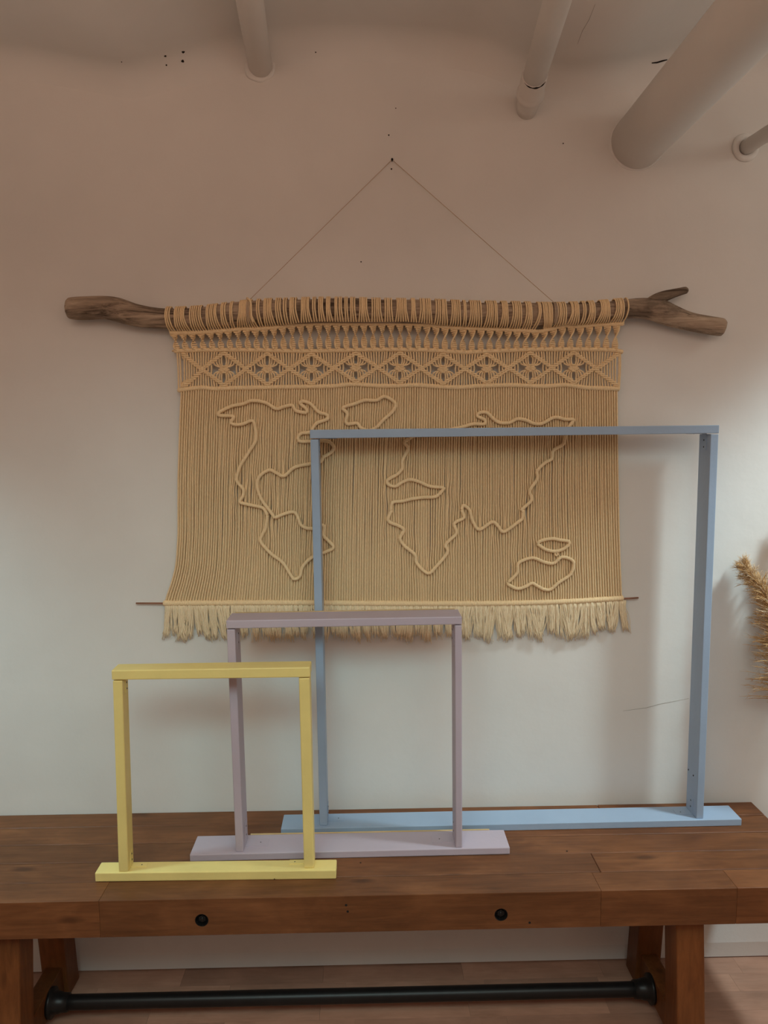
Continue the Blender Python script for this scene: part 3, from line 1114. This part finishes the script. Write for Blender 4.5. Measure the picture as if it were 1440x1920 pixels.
for k, cst in enumerate(coasts):
    S = smooth_path(cst, 1.6)
    coast_samples.append(S)
    mb = MB()
    P = np.array([T(p[0], p[1], 0.0058) for p in S])
    L = np.concatenate([[0], np.cumsum(np.linalg.norm(np.diff(S, axis=0), axis=1))])
    rad = (3.4 if k != 8 else 2.1) * PXM
    R = rad * (0.86 + 0.22 * np.abs(np.cos(math.pi * L / 4.4)))
    mb.tube(P, R, 8)
    o = mb.build('map_outline', M['cord'], hang)
CS = np.concatenate(coast_samples)
TG = np.concatenate([np.gradient(s, axis=0) for s in coast_samples])
STEEP = np.abs(TG[:, 1]) / np.maximum(np.linalg.norm(TG, axis=1), 1e-6)

# long warp cords
mb = MB()
left_edge = np.array([(730, 338), (800, 335), (900, 332), (1000, 332), (1060, 328), (1095, 319), (1115, 311), (1131, 307)], float)
right_edge = np.array([(730, 1159), (900, 1161), (1000, 1163), (1060, 1165), (1131, 1168)], float)
rs = np.random.RandomState(21)
ys = np.linspace(0, 1, 46)
NW = 178
for i in range(2 * NW - 1):
    layer = i % 2
    u = (i * 0.5 + 0.5) / NW
    xa = 338 + (1159 - 338) * u
    yt, yb = row_y(ridge3, xa), row_y(rollrow, np.clip(306 + 862 * u, 306, 1168))
    a1_, a2_, ph1, ph2 = rs.uniform(0.2, 1.1), rs.uniform(0.1, 0.5), rs.uniform(0, 6.28), rs.uniform(0, 6.28)
    dep = rs.uniform(-0.0006, 0.0012) - 0.0056 * layer
    Y = yt + (yb - yt) * ys
    eL, eR = np.interp(Y, left_edge[:, 0], left_edge[:, 1]), np.interp(Y, right_edge[:, 0], right_edge[:, 1])
    # the flare of the left edge dies out towards the middle
    w = max(0.0, 1 - u / 0.35) ** 2
    base_l = np.interp(Y, [730, 1131], [338, 320])
    X = (base_l * (1 - w) + eL * w) * (1 - u) + eR * u
    env = np.sin(math.pi * ys)
    X = X + env * (a1_ * np.sin(ph1 + 3.2 * ys) + a2_ * np.sin(ph2 + 9 * ys))
    Dz = np.full(len(ys), dep)
    for j in range(1, len(ys) - 1):
        dd = CS - np.array([X[j], Y[j]])
        d2_ = dd[:, 0] ** 2 + (dd[:, 1] * 0.8) ** 2
        k = int(d2_.argmin())
        d = math.sqrt(d2_[k])
        if d < 26:
            pull = STEEP[k] * 0.62 * math.exp(-(d / 10.0) ** 2)
            slope = float(np.clip(TG[k][1] / (TG[k][0] if abs(TG[k][0]) > 0.05 else 0.05), -1.3, 1.3))
            fan = slope * dd[k, 1] * 0.62 * math.exp(-(d / 12.0) ** 2)
            X[j] += dd[k, 0] * pull + fan
            Dz[j] -= 0.0008 * math.exp(-(d / 8.0) ** 2)
    # ease the bends
    Xs = X.copy()
    for _ in range(2):
        Xs[1:-1] = 0.25 * Xs[:-2] + 0.5 * Xs[1:-1] + 0.25 * Xs[2:]
    mb.tube([T(a, b, c) for a, b, c in zip(Xs, Y, Dz)], (1.55 if layer == 0 else 1.62) * PXM, 6, False)
o = mb.build('long_cords', M['cord'], hang)
o['kind'] = 'stuff'

# dowel through the bottom roll
mb = MB()
mb.tube([T(x, row_y([(255, 1131), (735, 1131.5), (900, 1131.5), (1080, 1127), (1197, 1120.8)], x), 0.0) for x in np.linspace(255, 1197, 30)], 0.0022, 10)
mb.build('dowel', M['dowel'], hang)

# fringe of frayed tassels
rs = np.random.RandomState(33)
x = 310.0
while x < 1163:
    wdt = rs.uniform(9, 15)
    xc = x + wdt / 2
    yt = row_y(rollrow, xc) + 4
    ln = rs.uniform(56, 70) - (5 if xc > 1100 else 0)
    lean = rs.normal(0.5, 6.0) + (4 if xc < 440 else 1.5)
    flare = rs.uniform(0.55, 1.05)
    mb = MB()
    ns = 10
    for s in range(ns):
        f = (s + 0.5) / ns - 0.5 + rs.uniform(-0.06, 0.06)
        le = ln * rs.uniform(0.86, 1.03)
        bow = rs.uniform(-2.5, 2.5)
        wv, wp = rs.uniform(0.3, 1.2), rs.uniform(0, 6.28)
        P = []
        for t in (0, 0.14, 0.28, 0.42, 0.56, 0.70, 0.85, 1.0):
            px = xc + f * wdt * (0.95 + (flare - 0.9) * t) + lean * t ** 1.3 + bow * math.sin(math.pi * t) + wv * math.sin(wp + 7 * t)
            P.append(T(px, yt + le * t, rs.uniform(-0.001, 0.0015) + 0.0030 * math.sin(math.pi * (f + 0.5)) + 0.002 * t))
        mb.tube(P, np.array([1.7, 1.6, 1.55, 1.5, 1.4, 1.3, 1.1, 0.4]) * PXM, 5)
    for s in range(6):
        f = rs.uniform(-0.6, 0.6)
        P = []
        for t in np.linspace(rs.uniform(0.1, 0.4), rs.uniform(0.9, 1.06), 5):
            P.append(T(xc + f * wdt * (0.9 + 0.5 * t) + lean * t ** 1.3 + rs.uniform(-2.0, 2.0), yt + ln * t, 0.003 + rs.uniform(0, 0.003)))
        mb.tube(smooth_path(np.array(P), 0.008), 0.42 * PXM, 4)
    mb.build('tassel', M['fringe'], hang)
    x += wdt * 0.93

# ------------------------------------------------------------------ pampas grass in a floor vase, right of the bench
VX, VY = 1.33, -0.17
prof = [(0.0, 0.0), (0.075, 0.0), (0.083, 0.01), (0.098, 0.10), (0.100, 0.20), (0.082, 0.32), (0.058, 0.40), (0.055, 0.43), (0.062, 0.45),
        (0.056, 0.452), (0.049, 0.43), (0.052, 0.40), (0.074, 0.31), (0.09, 0.20), (0.088, 0.10), (0.07, 0.02), (0.0, 0.02)]
K = 36
V = [(VX + r * math.cos(2 * math.pi * j / K), VY + r * math.sin(2 * math.pi * j / K), z) for r, z in prof for j in range(K)]
Fq = [(i * K + j, i * K + (j + 1) % K, (i + 1) * K + (j + 1) % K, (i + 1) * K + j) for i in range(len(prof) - 1) for j in range(K)]
mb = MB()
mb.add(V, Fq, True)
vase = mb.build('floor_vase', M['ceramic'])
tag(vase, 'clay floor vase holding dry pampas plumes right of the bench', 'vase')


def pampas(label, tip, mid, lo, seed, nb=150, blen=0.085, spread=1.0):
    root = thing('pampas_plume', label, 'dried grass', (VX, VY, 0.03), 'dry pampas plumes beside the bench')
    rs = np.random.RandomState(seed)
    foot = np.array([VX + rs.uniform(-0.02, 0.02), VY + rs.uniform(-0.02, 0.02), 0.03])
    neck = np.array([VX - 0.015 + rs.uniform(-0.015, 0.015), VY + rs.uniform(-0.015, 0.015), 0.47])
    ax = smooth_path(np.array([foot, neck, lo, mid, tip]), 0.02)
    mb = MB()
    mb.tube(ax, np.linspace(0.0026, 0.0007, len(ax)), 6)
    mb.build('stem', M['stem'], root)
    seg = smooth_path(np.array([lo, mid, tip]), 0.006)
    T_ = np.gradient(seg, axis=0)
    T_ /= np.linalg.norm(T_, axis=1, keepdims=True)
    n = len(seg)
    body, light = MB(), MB()
    for b in range(nb):
        t = rs.uniform(0, 1) ** 0.9
        i = min(n - 1, int(t * (n - 1)))
        p, d = seg[i], T_[i]
        a = rs.uniform(0, 2 * math.pi)
        side = np.array([math.cos(a), 0.55 * math.sin(a), 0.15 * math.sin(a)])
        side -= d * (side @ d)
        side /= np.linalg.norm(side)
        L = blen * (1.0 - 0.72 * t) * rs.uniform(0.6, 1.25)
        op = rs.uniform(0.25, 0.75) * spread * (1 - 0.45 * t)
        P = [p]
        cur, dirv = p.copy(), d * (1 - op) + side * op
        for s in range(5):
            dirv = dirv / np.linalg.norm(dirv)
            cur = cur + dirv * L / 5
            cur[1] = min(cur[1], -0.006)
            dirv = dirv + np.array([0, 0, -0.12 * spread]) + side * 0.05
            P.append(cur.copy())
        tgt = light if rs.uniform() < 0.25 else body
        tgt.tube(P, np.array([0.0006, 0.0009, 0.0011, 0.0010, 0.0007, 0.0002]), 4)
        for s in range(8):
            k = rs.randint(1, 5)
            q = P[k]
            dv = (P[k + 1] - P[k])
            dv /= np.linalg.norm(dv)
            e = dv * 0.8 + rs.normal(0, 0.42, 3) * spread
            e /= np.linalg.norm(e)
            q2_ = q + e * rs.uniform(0.010, 0.022)
            q2_[1] = min(q2_[1], -0.004)
            tgt.tube([q, (q + q2_) / 2 + np.array([0, 0, 0.001]), q2_], [0.00032, 0.00045, 0.00012], 3)
    a = body.build('plume', M['pampas'], root)
    b_ = light.build('plume_tips', M['pampas_light'], root)
    for o in (a, b_):
        o['kind'] = 'stuff'
    return root


pampas('tall golden pampas plume whose tip leans over the bench end against the wall',
       np.array([0.980, -0.042, 1.115]), np.array([1.045, -0.075, 0.99]), np.array([1.095, -0.095, 0.76]), 2, 700, 0.110, 0.95)
pampas('lower fluffy pampas plume spreading beside the bench end under the taller plume',
       np.array([1.035, -0.085, 0.940]), np.array([1.090, -0.100, 0.84]), np.array([1.150, -0.120, 0.70]), 5, 330, 0.105, 1.35)
PL = 'upright dry pampas plume rising above the leaning plumes in the clay vase'
pampas(PL, np.array([1.105, -0.045, 1.240]), np.array([1.120, -0.070, 1.08]), np.array([1.170, -0.100, 0.84]), 8, 330, 0.11)
